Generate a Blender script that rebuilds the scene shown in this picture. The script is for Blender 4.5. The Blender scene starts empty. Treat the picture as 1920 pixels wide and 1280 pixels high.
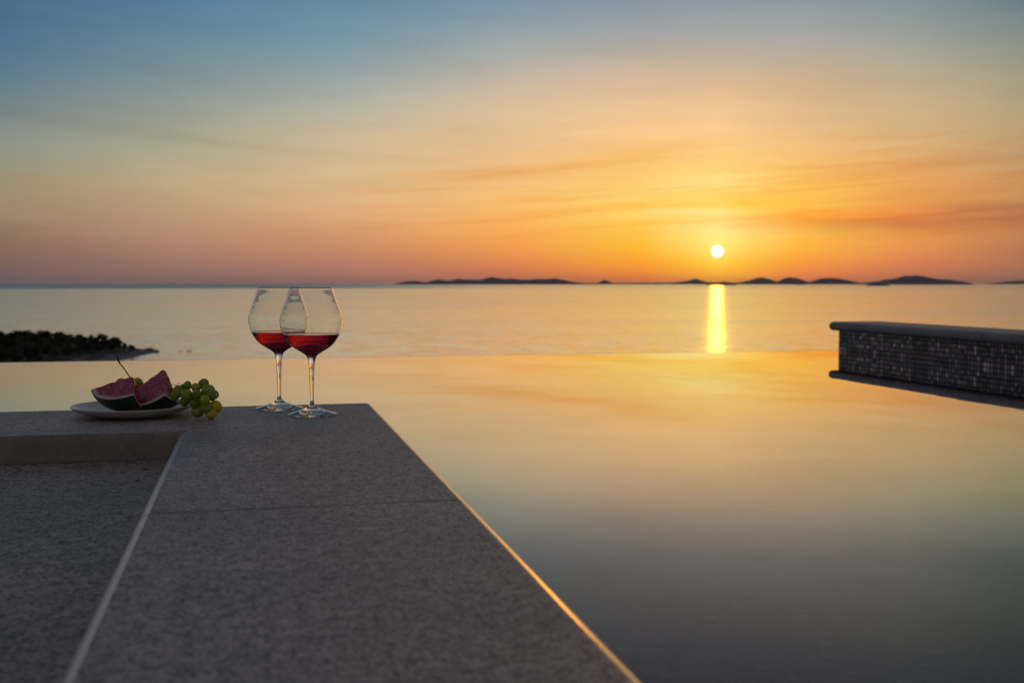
import bpy, bmesh, math, random
from mathutils import Vector, Matrix, noise
R = math.radians
C = bpy.context.scene.collection
sc = bpy.context.scene

# ------------------------------------------------------------------ camera
F = 2080.0                      # focal length in pixels of a 1920 px wide picture
YH = 531.5                      # row of the sea horizon
HC = 0.232                      # camera height above the coping top (z = 0)
YAW = math.atan((960 - 475) / F)
PITCH = math.atan((640 - YH) / F)
cam_d = bpy.data.cameras.new('camera')
cam = bpy.data.objects.new('camera', cam_d)
C.objects.link(cam)
cam_d.sensor_width = 36
cam_d.lens = F / 1920 * 36
cam_d.clip_start = 0.02
cam_d.clip_end = 400000
cam.location = (0, 0, HC)
cam.rotation_euler = (R(90) - PITCH, 0, -YAW)
cam_d.dof.use_dof = True
cam_d.dof.focus_distance = 1.98
cam_d.dof.aperture_fstop = 7.5
sc.camera = cam
FWD = Vector((math.sin(YAW), math.cos(YAW), 0))
RGT = Vector((math.cos(YAW), -math.sin(YAW), 0))
UP = Vector((0, 0, 1))
CAM = Vector((0, 0, HC))


def ray(px, py):
    """direction (unit distance along the level view axis) through a spot of the photograph"""
    x = (px - 960) / F
    y = (640 - py) / F
    c, s = math.cos(PITCH), math.sin(PITCH)
    f = c + y * s
    u = y * c - s
    return (RGT * x + FWD * f + UP * u) / f


def ground(px, py, z=0.0):
    r = ray(px, py)
    return CAM + r * ((z - HC) / r.z)


def atd(px, py, d):
    return CAM + ray(px, py) * d


# ------------------------------------------------------------------ sun direction
sr = ray(1345, 471).normalized()
SUN_EL = math.asin(sr.z)
SUN_AZ = math.atan2(sr.x, sr.y)

# ------------------------------------------------------------------ node helpers


class NT:
    def __init__(s, tree):
        s.t = tree
        s.n = tree.nodes
        s.l = tree.links

    def put(s, sock, v):
        if isinstance(v, bpy.types.NodeSocket):
            s.l.new(v, sock)
        elif v is not None:
            if sock.type == 'RGBA' and not hasattr(v, '__len__'):
                v = (v, v, v, 1)
            if sock.type == 'RGBA' and len(v) == 3:
                v = (*v, 1)
            sock.default_value = v

    def m(s, op, a=0.0, b=None, c=None, clamp=False):
        n = s.n.new('ShaderNodeMath')
        n.operation = op
        n.use_clamp = clamp
        for i, v in enumerate((a, b, c)):
            if v is not None:
                s.put(n.inputs[i], v)
        return n.outputs[0]

    def vm(s, op, a, b=None, scale=None):
        n = s.n.new('ShaderNodeVectorMath')
        n.operation = op
        s.put(n.inputs[0], a)
        if b is not None:
            s.put(n.inputs[1], b)
        if scale is not None:
            s.put(n.inputs[3], scale)
        return n.outputs['Value'] if op in ('DOT_PRODUCT', 'LENGTH', 'DISTANCE') else n.outputs[0]

    def sep(s, v):
        n = s.n.new('ShaderNodeSeparateXYZ')
        s.put(n.inputs[0], v)
        return n.outputs

    def comb(s, x=0.0, y=0.0, z=0.0):
        n = s.n.new('ShaderNodeCombineXYZ')
        for i, v in enumerate((x, y, z)):
            s.put(n.inputs[i], v)
        return n.outputs[0]

    def mix(s, f, a, b, mode='MIX'):
        n = s.n.new('ShaderNodeMix')
        n.data_type = 'RGBA'
        n.blend_type = mode
        n.clamp_factor = True
        s.put(n.inputs[0], f)
        s.put(n.inputs[6], a)
        s.put(n.inputs[7], b)
        return n.outputs[2]

    def noise(s, vec, scale, detail=2, rough=0.5, dist=0.0, out=0):
        n = s.n.new('ShaderNodeTexNoise')
        s.put(n.inputs['Vector'], vec)
        n.inputs['Scale'].default_value = scale
        n.inputs['Detail'].default_value = detail
        n.inputs['Roughness'].default_value = rough
        n.inputs['Distortion'].default_value = dist
        return n.outputs[out]

    def ramp(s, f, stops, interp='LINEAR'):
        n = s.n.new('ShaderNodeValToRGB')
        cr = n.color_ramp
        cr.interpolation = interp
        while len(cr.elements) > 1:
            cr.elements.remove(cr.elements[-1])
        first = True
        for p, c in stops:
            if not hasattr(c, '__len__'):
                c = (c, c, c)
            if first:
                e = cr.elements[0]
                e.position = p
                first = False
            else:
                e = cr.elements.new(p)
            e.color = (*c[:3], 1)
        s.put(n.inputs[0], f)
        return n.outputs[0]

    def mr(s, v, a, b, c=0.0, d=1.0, smooth=False):
        n = s.n.new('ShaderNodeMapRange')
        n.clamp = True
        if smooth:
            n.interpolation_type = 'SMOOTHSTEP'
        s.put(n.inputs[0], v)
        for i, x in enumerate((a, b, c, d)):
            s.put(n.inputs[i + 1], x)
        return n.outputs[0]

    def bump(s, h, strength, dist):
        n = s.n.new('ShaderNodeBump')
        n.inputs['Strength'].default_value = strength
        n.inputs['Distance'].default_value = dist
        s.put(n.inputs['Height'], h)
        return n.outputs[0]


def mat(name):
    m = bpy.data.materials.new(name)
    m.use_nodes = True
    nt = NT(m.node_tree)
    p = m.node_tree.nodes['Principled BSDF']
    return m, nt, p


def pos(nt):
    return nt.n.new('ShaderNodeNewGeometry').outputs['Position']


def objc(nt):
    return nt.n.new('ShaderNodeTexCoord').outputs['Object']


def lin(c):
    return tuple(((v / 255) / 12.92 if v / 255 <= 0.04045 else ((v / 255 + 0.055) / 1.055) ** 2.4) for v in c)


# ------------------------------------------------------------------ world: the dusk sky
world = bpy.data.worlds.new('World')
sc.world = world
world.use_nodes = True
wt = NT(world.node_tree)
bg = world.node_tree.nodes['Background']
D = wt.n.new('ShaderNodeTexCoord').outputs['Generated']
dx, dy, dz = wt.sep(D)
az = wt.m('SUBTRACT', wt.m('MULTIPLY', wt.m('ARCTAN2', dx, dy), 180 / math.pi), math.degrees(YAW))
el = wt.m('MULTIPLY', wt.m('ARCSINE', dz), 180 / math.pi)


def az_el(px, py):
    r = ray(px, py).normalized()
    return math.degrees(math.atan2(r.x, r.y)) - math.degrees(YAW), math.degrees(math.asin(r.z))


SKY = {  # column of the photograph: rows and display colours (smooth sky, streaks come later)
    0: [(0, 72, 108, 138), (60, 77, 113, 142), (120, 87, 119, 142), (170, 103, 128, 138), (210, 122, 136, 138), (260, 140, 148, 138), (300, 148, 148, 128),
        (340, 158, 144, 116), (380, 158, 138, 112), (420, 150, 125, 103), (450, 140, 112, 96), (480, 130, 103, 92), (505, 122, 98, 95), (531, 117, 99, 103)],
    320: [(0, 85, 124, 152), (60, 98, 132, 152), (120, 116, 141, 150), (160, 130, 148, 150), (200, 144, 153, 145), (240, 160, 162, 143), (270, 170, 168, 144),
          (300, 179, 168, 140), (340, 188, 167, 130), (380, 190, 160, 127), (420, 186, 147, 120), (460, 174, 130, 110), (490, 158, 119, 105), (531, 134, 110, 108)],
    640: [(0, 98, 137, 160), (60, 114, 148, 165), (100, 130, 156, 166), (150, 155, 169, 168), (200, 178, 179, 162), (250, 200, 183, 152), (290, 210, 188, 150),
          (330, 216, 186, 144), (370, 222, 181, 135), (400, 223, 172, 125), (440, 213, 154, 112), (470, 199, 138, 106), (500, 178, 122, 106), (531, 150, 112, 108)],
    960: [(0, 122, 147, 168), (50, 142, 160, 168), (100, 168, 174, 168), (150, 195, 182, 162), (200, 219, 192, 156), (250, 231, 196, 150), (300, 237, 190, 134),
          (340, 244, 190, 122), (380, 250, 189, 110), (420, 252, 176, 92), (450, 248, 164, 84), (480, 234, 145, 80), (510, 212, 122, 82), (531, 192, 112, 92)],
    1200: [(0, 137, 151, 165), (50, 155, 163, 168), (100, 185, 173, 160), (150, 215, 185, 156), (200, 235, 196, 150), (250, 248, 200, 140), (300, 251, 198, 120),
           (350, 253, 206, 108), (380, 255, 213, 108), (420, 254, 205, 84), (460, 254, 190, 54), (490, 254, 164, 48), (515, 247, 135, 56), (531, 232, 120, 72)],
    1345: [(0, 139, 154, 166), (60, 165, 168, 165), (120, 197, 178, 155), (180, 232, 193, 147), (240, 250, 205, 146), (300, 255, 210, 126), (350, 255, 222, 122),
           (400, 255, 230, 128), (430, 255, 234, 138), (460, 255, 228, 110), (490, 255, 205, 42), (510, 255, 180, 28), (531, 252, 150, 40)],
    1500: [(0, 139, 154, 163), (50, 160, 165, 165), (100, 182, 171, 156), (150, 209, 180, 147), (200, 223, 187, 142), (250, 236, 194, 138), (300, 249, 193, 115),
           (350, 255, 199, 93), (380, 255, 197, 85), (430, 255, 196, 80), (460, 255, 184, 66), (490, 254, 160, 62), (515, 249, 135, 74), (531, 228, 120, 80)],
    1700: [(0, 130, 149, 155), (50, 148, 158, 155), (100, 166, 165, 150), (150, 189, 173, 145), (200, 205, 178, 138), (250, 216, 178, 128), (300, 226, 172, 111),
           (350, 238, 166, 92), (390, 238, 162, 86), (435, 236, 156, 80), (460, 232, 148, 82), (490, 220, 130, 84), (515, 200, 118, 86), (531, 182, 110, 90)],
    1920: [(0, 100, 124, 132), (50, 124, 140, 140), (100, 145, 149, 135), (150, 164, 157, 130), (200, 176, 161, 127), (250, 187, 161, 120), (300, 194, 155, 109),
           (350, 204, 147, 96), (390, 203, 141, 90), (440, 192, 127, 86), (470, 180, 118, 85), (500, 166, 112, 88), (531, 144, 106, 92)],
}
ZEN = (98, 94, 97)
fac = wt.m('POWER', wt.m('MULTIPLY', wt.m('MAXIMUM', el, 0.0), 1 / 90.0), 0.5)
cols = []
cols.append((-180, [(0, (116, 102, 108)), (6, (138, 116, 116)), (14, (128, 116, 116)), (30, (102, 95, 97)), (90, ZEN)]))
cols.append((-110, [(0, (110, 98, 100)), (6, (126, 110, 108)), (14, (112, 108, 112)), (30, (92, 92, 100)), (90, ZEN)]))
cols.append((-55, [(0, (98, 92, 104)), (4, (122, 108, 104)), (8, (110, 118, 122)), (14, (72, 104, 132)), (30, (66, 94, 128)), (90, ZEN)]))
for px, st in SKY.items():
    s2 = [(az_el(px, y)[1], (r, g, b)) for y, r, g, b in reversed(st)]
    s2 = [(0, s2[0][1])] + s2[1:]
    a = az_el(px, 500)[0]
    t = s2[-1][1]
    s2.append((21, tuple(0.62 * v + 0.38 * z * 0.86 for v, z in zip(t, ZEN))))
    s2.append((40, tuple(v * 0.92 for v in ZEN)))
    s2.append((90, ZEN))
    cols.append((a, s2))
cols.append((60, [(0, (110, 96, 98)), (4, (140, 118, 100)), (8, (128, 126, 120)), (14, (88, 110, 126)), (30, (72, 96, 126)), (90, ZEN)]))
cols.append((110, [(0, (110, 98, 100)), (6, (126, 110, 108)), (14, (112, 108, 112)), (30, (92, 92, 100)), (90, ZEN)]))
cols.append((160, [(0, (116, 102, 108)), (6, (138, 116, 116)), (14, (128, 116, 116)), (30, (102, 95, 97)), (90, ZEN)]))
sky = None
prev = None
for a, st in cols:
    r_ = wt.ramp(fac, [((max(e, 0) / 90) ** 0.5, lin(c)) for e, c in st])
    if sky is None:
        sky = r_
    else:
        sky = wt.mix(wt.mr(az, prev, a), sky, r_)
    prev = a

# soft cloud streaks lit from below: elongated veils in the sky
nv = wt.comb(wt.m('MULTIPLY', az, 0.10), wt.m('ADD', wt.m('MULTIPLY', el, 0.75), wt.m('MULTIPLY', az, 0.03)), 0.0)
wisp = wt.noise(nv, 1.0, 5, 0.55, 0.6)
wisp2 = wt.noise(wt.vm('ADD', nv, (7.3, 2.1, 0)), 2.6, 4, 0.6, 0.8)
warp = wt.m('MULTIPLY', wt.m('SUBTRACT', wisp, 0.5), 0.8)


def streak(px, py, half_px, thick_px, slope, mul, k):
    """multiply the sky by colour 'mul' inside a long soft lens centred on (px, py)"""
    global sky
    a0, e0 = az_el(px, py)
    da = wt.m('SUBTRACT', az, a0)
    de = wt.m('ADD', wt.m('SUBTRACT', wt.m('SUBTRACT', el, e0), wt.m('MULTIPLY', da, slope)), warp)
    q = wt.m('ADD', wt.m('POWER', wt.m('MULTIPLY', wt.m('ABSOLUTE', da), 36.3 / half_px), 2.0),
             wt.m('POWER', wt.m('MULTIPLY', wt.m('ABSOLUTE', de), 36.3 / thick_px), 2.0))
    f_ = wt.m('MULTIPLY', wt.m('POWER', 2.71828, wt.m('MULTIPLY', q, -1.0)), k)
    f_ = wt.m('MULTIPLY', f_, wt.mr(wisp2, 0.25, 0.62, 0.55, 1.15))
    sky = wt.mix(f_, sky, wt.mix(1.0, sky, mul, 'MULTIPLY'))


streak(1760, 415, 260, 17, 0.030, (0.74, 0.60, 0.72), 1.0)
streak(1540, 404, 180, 15, 0.015, (1.0, 0.72, 0.60), 1.0)
streak(1900, 388, 150, 8, 0.05, (0.85, 0.82, 0.9), 0.7)
streak(1400, 378, 110, 15, -0.02, (1.0, 0.80, 0.30), 0.8)
streak(1230, 386, 120, 6, 0.02, (1.0, 0.84, 0.50), 0.7)
streak(1270, 398, 90, 6, 0.04, (1.0, 1.15, 2.0), 0.7)
streak(1290, 352, 130, 12, 0.05, (1.0, 1.1, 1.5), 0.7)
streak(1640, 322, 260, 13, 0.16, (0.98, 0.88, 0.82), 0.8)
streak(1850, 300, 260, 10, 0.05, (0.93, 0.90, 0.86), 0.8)
streak(1750, 362, 200, 9, 0.07, (0.96, 0.90, 0.86), 0.7)
streak(930, 326, 230, 13, 0.10, (0.96, 0.90, 0.80), 0.9)
streak(1120, 303, 200, 11, 0.14, (0.99, 0.90, 0.74), 0.8)
streak(1010, 373, 60, 7, 0.0, (0.98, 0.90, 0.80), 0.8)
streak(60, 222, 260, 11, -0.10, (0.90, 0.88, 0.88), 0.6)
streak(300, 252, 280, 10, -0.13, (0.94, 0.93, 0.92), 0.6)
streak(560, 283, 230, 8, -0.06, (0.96, 0.94, 0.93), 0.8)
# finer fibres of high cloud over the sunset
fv = wt.comb(wt.m('MULTIPLY', az, 0.075), wt.m('ADD', wt.m('MULTIPLY', el, 1.9), wt.m('MULTIPLY', az, -0.10)), 3.0)
fib = wt.noise(fv, 1.0, 6, 0.62, 0.9)
fmask = wt.m('MULTIPLY', wt.m('MULTIPLY', wt.mr(el, 1.6, 3.0, 0, 1, True), wt.mr(el, 9.5, 5.0, 0, 1, True)), wt.mr(az, -14.0, 4.0, 0.25, 1.0, True))
sky = wt.mix(wt.m('MULTIPLY', fmask, wt.mr(fib, 0.50, 0.68, 0.0, 0.85, True)), sky, wt.mix(1.0, sky, (0.95, 0.84, 0.70), 'MULTIPLY'))
sky = wt.mix(wt.m('MULTIPLY', fmask, wt.mr(fib, 0.50, 0.32, 0.0, 0.8, True)), sky, wt.mix(1.0, sky, (1.04, 1.06, 1.22), 'MULTIPLY'))
soft = wt.mr(wisp, 0.3, 0.7, 0.93, 1.02)
sky = wt.mix(1.0, sky, wt.comb(wt.m('MULTIPLY', soft, 1.0), soft, wt.mr(wisp, 0.3, 0.7, 0.93, 1.03)), 'MULTIPLY')
# the sun's disc and the glow hugging it
ang = wt.m('MULTIPLY', wt.m('ARCCOSINE', wt.m('MINIMUM', wt.vm('DOT_PRODUCT', D, tuple(sr)), 1.0)), 180 / math.pi)
glow = wt.m('POWER', 2.71828, wt.m('MULTIPLY', ang, -1.1))
sky = wt.mix(1.0, sky, wt.vm('SCALE', (0.30, 0.20, 0.09), None, glow), 'ADD')
disc = wt.mr(ang, 0.295, 0.25, 0.0, 1.0)
sky = wt.mix(disc, sky, (4.0, 3.7, 3.2, 1))
# physical twilight sky, a faint share of the whole
ns = wt.n.new('ShaderNodeTexSky')
ns.sky_type = 'NISHITA'
ns.sun_disc = False
ns.sun_elevation = SUN_EL
ns.sun_rotation = SUN_AZ
sky = wt.mix(0.003, sky, ns.outputs[0])
wt.put(bg.inputs[0], sky)
bg.inputs[1].default_value = 1.0

# ------------------------------------------------------------------ sun lamp
sd = bpy.data.lights.new('sun', 'SUN')
sd.energy = 0.055
sd.angle = R(0.53)
sd.color = (1.0, 0.27, 0.006)
so = bpy.data.objects.new('sun', sd)
C.objects.link(so)
so.rotation_euler = Vector((-sr.x, -sr.y, -sr.z)).to_track_quat('-Z', 'Y').to_euler()

sc.view_settings.view_transform = 'Standard'
sc.view_settings.look = 'None'
sc.view_settings.exposure = 0.0
sc.view_settings.gamma = 1.0
sc.cycles.use_denoising = True
sc.cycles.max_bounces = 14
sc.cycles.transmission_bounces = 12
sc.cycles.transparent_max_bounces = 12
sc.cycles.glossy_bounces = 6
sc.cycles.sample_clamp_indirect = 6.0
sc.cycles.caustics_refractive = True
sc.cycles.caustics_reflective = True

# ------------------------------------------------------------------ object helpers


def obj(name, bm, m=None, parent=None, smooth=False, label=None, cat=None, kind=None, group=None, auto=None):
    me = bpy.data.meshes.new(name)
    bm.normal_update()
    if name in ('pool_water', 'pool_floor', 'sea', 'hillside', 'headland'):
        down = [f for f in bm.faces if f.normal.z < 0]
        if down:
            bmesh.ops.reverse_faces(bm, faces=down)
    else:
        bmesh.ops.recalc_face_normals(bm, faces=bm.faces[:])
    bm.to_mesh(me)
    bm.free()
    if smooth:
        for p in me.polygons:
            p.use_smooth = True
    o = bpy.data.objects.new(name, me)
    C.objects.link(o)
    if m:
        me.materials.append(m)
    if parent:
        o.parent = parent
    tag(o, label, cat, kind, group)
    if auto:
        me.set_sharp_from_angle(angle=R(auto))
    return o


def tag(o, label=None, cat=None, kind=None, group=None):
    if label: o['label'] = label
    if cat: o['category'] = cat
    if kind: o['kind'] = kind
    if group: o['group'] = group


def empty(name, loc, label, cat, group=None):
    o = bpy.data.objects.new(name, None)
    o.empty_display_size = 0.05
    C.objects.link(o)
    o.location = loc
    tag(o, label, cat, None, group)
    return o


def prism(pts, z0, z1, bevel_edges=None, r=0.0, seg=5, k_in={}):
    """extruded outline (counter-clockwise); the top edges listed by index are rounded with radius r"""
    n = len(pts)
    flags = [r > 0 and (bevel_edges is None or i in bevel_edges) for i in range(n)]

    def ring(inset):
        out = []
        for i in range(n):
            pa, pb, pc = Vector(pts[i - 1]), Vector(pts[i]), Vector(pts[(i + 1) % n])
            d0, d1 = (pb - pa).normalized(), (pc - pb).normalized()
            n0, n1 = Vector((-d0.y, d0.x)), Vector((-d1.y, d1.x))
            o0 = inset * (k_in.get((i - 1) % n, 1.0)) if flags[i - 1] else 0.0
            o1 = inset * (k_in.get(i, 1.0)) if flags[i] else 0.0
            den = n0.x * n1.y - n0.y * n1.x
            c0, c1 = n0.dot(pb) + o0, n1.dot(pb) + o1
            out.append(((c0 * n1.y - c1 * n0.y) / den, (n0.x * c1 - n1.x * c0) / den))
        return out
    levels = [(0.0, z0)]
    if r > 0:
        for k in range(seg + 1):
            t = math.pi / 2 * k / seg
            levels.append((r * (1 - math.cos(t)), z1 - r + r * math.sin(t)))
    else:
        levels.append((0.0, z1))
    bm = bmesh.new()
    rings = [[bm.verts.new((x, y, z)) for x, y in ring(ins)] for ins, z in levels]
    for lo, hi in zip(rings, rings[1:]):
        for i in range(n):
            bm.faces.new((lo[i], lo[(i + 1) % n], hi[(i + 1) % n], hi[i]))
    bm.faces.new(rings[-1])
    bm.faces.new(rings[0][::-1])
    return bm


def lathe(prof, n=96):
    """surface of revolution of [(r, z)...]; closed at the axis where r == 0"""
    bm = bmesh.new()
    rings = []
    for r, z in prof:
        if r < 1e-7:
            rings.append([bm.verts.new((0, 0, z))])
        else:
            rings.append([bm.verts.new((r * math.cos(2 * math.pi * i / n), r * math.sin(2 * math.pi * i / n), z)) for i in range(n)])
    for a, b in zip(rings, rings[1:]):
        for i in range(n):
            j = (i + 1) % n
            if len(a) == 1 and len(b) == 1:
                continue
            if len(a) == 1:
                bm.faces.new((a[0], b[i], b[j]))
            elif len(b) == 1:
                bm.faces.new((a[i], a[j], b[0]))
            else:
                bm.faces.new((a[i], a[j], b[j], b[i]))
    return bm


def smooth_profile(pts, k=6):
    """Catmull-Rom through the profile points"""
    out = []
    P = [pts[0]] + list(pts) + [pts[-1]]
    for i in range(1, len(P) - 2):
        p0, p1, p2, p3 = (Vector((*P[j], 0)) for j in (i - 1, i, i + 1, i + 2))
        for q in range(k):
            t = q / k
            v = 0.5 * ((2 * p1) + (p2 - p0) * t + (2 * p0 - 5 * p1 + 4 * p2 - p3) * t * t + (-p0 + 3 * p1 - 3 * p2 + p3) * t ** 3)
            out.append((max(v.x, 0.0), v.y))
    out.append(tuple(pts[-1]))
    return out


def tube(bm, pts, rads, n=8, close=True):
    rings = []
    for i, p in enumerate(pts):
        p = Vector(p)
        d = (Vector(pts[min(i + 1, len(pts) - 1)]) - Vector(pts[max(i - 1, 0)])).normalized()
        a = d.orthogonal().normalized() if i == 0 else (a0 - d * a0.dot(d)).normalized()
        a0 = a
        b = d.cross(a)
        rings.append([bm.verts.new(p + (a * math.cos(2 * math.pi * k / n) + b * math.sin(2 * math.pi * k / n)) * rads[i]) for k in range(n)])
    for r0, r1 in zip(rings, rings[1:]):
        for k in range(n):
            bm.faces.new((r0[k], r0[(k + 1) % n], r1[(k + 1) % n], r1[k]))
    if close:
        bm.faces.new(rings[0][::-1])
        bm.faces.new(rings[-1])


# ------------------------------------------------------------------ layout
ZS = HC - 25.0                   # sea level
WZ = -0.176                      # water of the pool
cor = ground(692, 755)           # far right corner of the near coping
inn = ground(340, 808)           # inner corner
XR, XL = 0.2270, -0.1180
YF = ground(400, 762).y
YF = (cor.y + YF) / 2
YN = ground(170, 813).y
YN = (inn.y + YN) / 2
YJ = ground(600, 948).y          # joint between slabs
edge = ground(1572, 656.5, WZ)   # far end of the mosaic wall, on the spill edge
YE = edge.y
XW = edge.x
print('layout', cor, inn, YF, YN, YJ, edge, ground(0, 682, WZ))

# ------------------------------------------------------------------ materials: stone
def stone(name, base, dark, grain, pits, bump, rough, streak_x=1.0, hi=1.55):
    m, nt, p = mat(name)
    P = pos(nt)
    P = nt.vm('MULTIPLY', P, (streak_x, 1, 1))
    g = nt.noise(P, grain, 2, 0.5)
    g2 = nt.noise(P, grain * 0.32, 3, 0.6)
    big = nt.noise(P, 5, 4, 0.6)
    mott = nt.noise(P, 34, 4, 0.62)
    g = nt.m('ADD', nt.m('MULTIPLY', g, 0.62), nt.m('MULTIPLY', g2, 0.38))
    c = nt.ramp(g, [(0.40, dark), (0.5, base), (0.61, tuple(min(1, v * hi) for v in base))])
    c = nt.mix(1.0, c, nt.comb(*[nt.mr(big, 0.3, 0.7, a, b) for a, b in ((0.80, 1.18), (0.82, 1.16), (0.85, 1.13))]), 'MULTIPLY')
    c = nt.mix(1.0, c, nt.comb(*[nt.mr(mott, 0.3, 0.7, 0.84, 1.16)] * 3), 'MULTIPLY')
    h = nt.m('ADD', nt.m('MULTIPLY', g, 1.0), nt.m('MULTIPLY', mott, 0.8))
    if pits:
        pn = nt.noise(P, pits, 2, 0.5, 0.3)
        pm = nt.mr(pn, 0.27, 0.32, 1.0, 0.0)
        c = nt.mix(pm, c, tuple(v * 0.3 for v in dark))
        h = nt.m('SUBTRACT', h, nt.m('MULTIPLY', pm, 1.6))
    nt.put(p.inputs['Base Color'], c)
    p.inputs['Roughness'].default_value = rough
    nt.put(p.inputs['Normal'], nt.bump(h, bump, 0.0022))
    return m, nt, p


m_coping, _, _ = stone('bush_hammered_stone', (0.31, 0.275, 0.262), (0.085, 0.073, 0.071), 255, 0, 1.0, 0.5)
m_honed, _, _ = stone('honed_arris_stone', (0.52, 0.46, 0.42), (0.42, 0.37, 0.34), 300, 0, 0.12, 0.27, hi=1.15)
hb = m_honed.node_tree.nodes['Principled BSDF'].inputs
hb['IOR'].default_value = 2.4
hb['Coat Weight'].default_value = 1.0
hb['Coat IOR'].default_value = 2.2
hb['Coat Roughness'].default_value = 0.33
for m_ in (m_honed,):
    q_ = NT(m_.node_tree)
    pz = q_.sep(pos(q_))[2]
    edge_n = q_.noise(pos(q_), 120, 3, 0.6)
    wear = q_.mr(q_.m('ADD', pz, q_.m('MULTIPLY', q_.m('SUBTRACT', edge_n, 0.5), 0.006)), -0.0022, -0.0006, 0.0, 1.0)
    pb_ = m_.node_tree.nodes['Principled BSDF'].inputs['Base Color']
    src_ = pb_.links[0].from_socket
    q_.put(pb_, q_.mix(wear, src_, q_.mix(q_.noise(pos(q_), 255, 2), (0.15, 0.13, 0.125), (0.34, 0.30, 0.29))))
m_terrace, tnt, tp = stone('pitted_terrace_stone', (0.255, 0.222, 0.195), (0.055, 0.046, 0.040), 225, 36, 1.0, 0.5, 1.0)
m_riser, _, _ = stone('smooth_riser_stone', (0.23, 0.195, 0.19), (0.205, 0.175, 0.17), 300, 0, 0.15, 0.5, hi=1.08)


# ------------------------------------------------------------------ near coping
BR = 0.017
TH = 0.043
coping = empty('pool_coping', (XR, YF, 0), 'speckled grey stone coping under the wine glasses, L-shaped with a joint across it', 'coping')


def local(bm, o):
    bmesh.ops.translate(bm, verts=bm.verts[:], vec=-o.location)
    return bm


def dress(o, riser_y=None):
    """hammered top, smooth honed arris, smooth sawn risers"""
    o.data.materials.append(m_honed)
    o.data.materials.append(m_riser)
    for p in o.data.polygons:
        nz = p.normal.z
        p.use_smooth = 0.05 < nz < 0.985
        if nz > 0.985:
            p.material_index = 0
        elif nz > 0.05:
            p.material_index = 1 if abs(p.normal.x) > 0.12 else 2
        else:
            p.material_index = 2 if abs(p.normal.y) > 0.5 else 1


pts = [(XL, YJ + 0.0015), (XR, YJ + 0.0015), (XR, YF), (-4.0, YF), (-4.0, YN), (XL, YN)]
bm = prism(pts, -TH, 0.0, [1, 2, 4, 5], BR, 6, {4: 0.16, 2: 0.16})
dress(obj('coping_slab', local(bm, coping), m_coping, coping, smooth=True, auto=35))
pts = [(XL, -1.2), (XR, -1.2), (XR, YJ - 0.0015), (XL, YJ - 0.0015)]
bm = prism(pts, -TH, 0.0, [1, 3], BR, 6)
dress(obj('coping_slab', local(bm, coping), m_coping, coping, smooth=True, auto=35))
m_grout, gnt, gp = mat('joint_mortar')
gnt.put(gp.inputs['Base Color'], gnt.ramp(gnt.noise(pos(gnt), 500, 2), [(0.3, (0.05, 0.045, 0.04)), (0.7, (0.12, 0.11, 0.1))]))
gp.inputs['Roughness'].default_value = 0.9
bm = bmesh.new()
bmesh.ops.create_cube(bm, size=1, matrix=Matrix.Translation(((XL + XR) / 2, YJ, -TH / 2 - 0.003)) @ Matrix.Diagonal((XR - XL - 0.016, 0.0029, TH - 0.006, 1)))
obj('joint_mortar', local(bm, coping), m_grout, coping)

# wall that carries the coping, standing in the pool
wall = [(XL + 0.003, -1.2), (XR - 0.03, -1.2), (XR - 0.03, YF - 0.03), (-4.0, YF - 0.03), (-4.0, YN + 0.003), (XL + 0.003, YN + 0.003)]
# (built below with the mosaic material)

# ------------------------------------------------------------------ mosaic materials
def mosaic(name, size, axes, ramp_stops, grout, rough, jitter=0.03, gw=0.435):
    m, nt, p = mat(name)
    P = nt.sep(pos(nt))
    u = nt.m('DIVIDE', P[axes[0]], size)
    v = nt.m('DIVIDE', nt.m('SUBTRACT', P[axes[1]], -0.176 if axes[1] == 2 else 0.0), size)
    cu, cv = nt.m('FLOOR', u), nt.m('FLOOR', v)
    fu = nt.m('ABSOLUTE', nt.m('SUBTRACT', nt.m('FRACT', u), 0.5))
    fv = nt.m('ABSOLUTE', nt.m('SUBTRACT', nt.m('FRACT', v), 0.5))
    mx = nt.m('MAXIMUM', fu, fv)
    g = nt.mr(mx, gw, gw + 0.03, 0.0, 1.0)
    wn = nt.n.new('ShaderNodeTexWhiteNoise')
    wn.noise_dimensions = '2D'
    nt.put(wn.inputs[0], nt.comb(cu, cv))
    c = nt.ramp(wn.outputs[0], ramp_stops, 'LINEAR')
    tint = nt.mix(0.15, (1, 1, 1), wn.outputs[1])
    c = nt.mix(1.0, c, tint, 'MULTIPLY')
    dirt = nt.noise(pos(nt), 18, 3)
    c = nt.mix(1.0, c, nt.comb(*[nt.mr(dirt, 0.3, 0.7, 0.75, 1.2)] * 3), 'MULTIPLY')
    c = nt.mix(g, c, grout)
    nt.put(p.inputs['Base Color'], c)
    nt.put(p.inputs['Roughness'], nt.mr(g, 0, 1, rough, rough if axes == (0, 1) else 0.8))
    # each small tile sits at its own slight tilt
    jn = nt.vm('SCALE', nt.vm('SUBTRACT', wn.outputs[1], (0.5, 0.5, 0.5)), None, jitter)
    geo = nt.n.new('ShaderNodeNewGeometry')
    nn = nt.vm('NORMALIZE', nt.vm('ADD', geo.outputs['Normal'], jn))
    b = nt.n.new('ShaderNodeBump')
    b.inputs['Strength'].default_value = 0.25 if axes == (0, 1) else 0.5
    b.inputs['Distance'].default_value = 0.001
    nt.put(b.inputs['Height'], nt.m('SUBTRACT', 1.0, g))
    nt.put(b.inputs['Normal'], nn)
    nt.put(p.inputs['Normal'], b.outputs[0])
    return m


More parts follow.
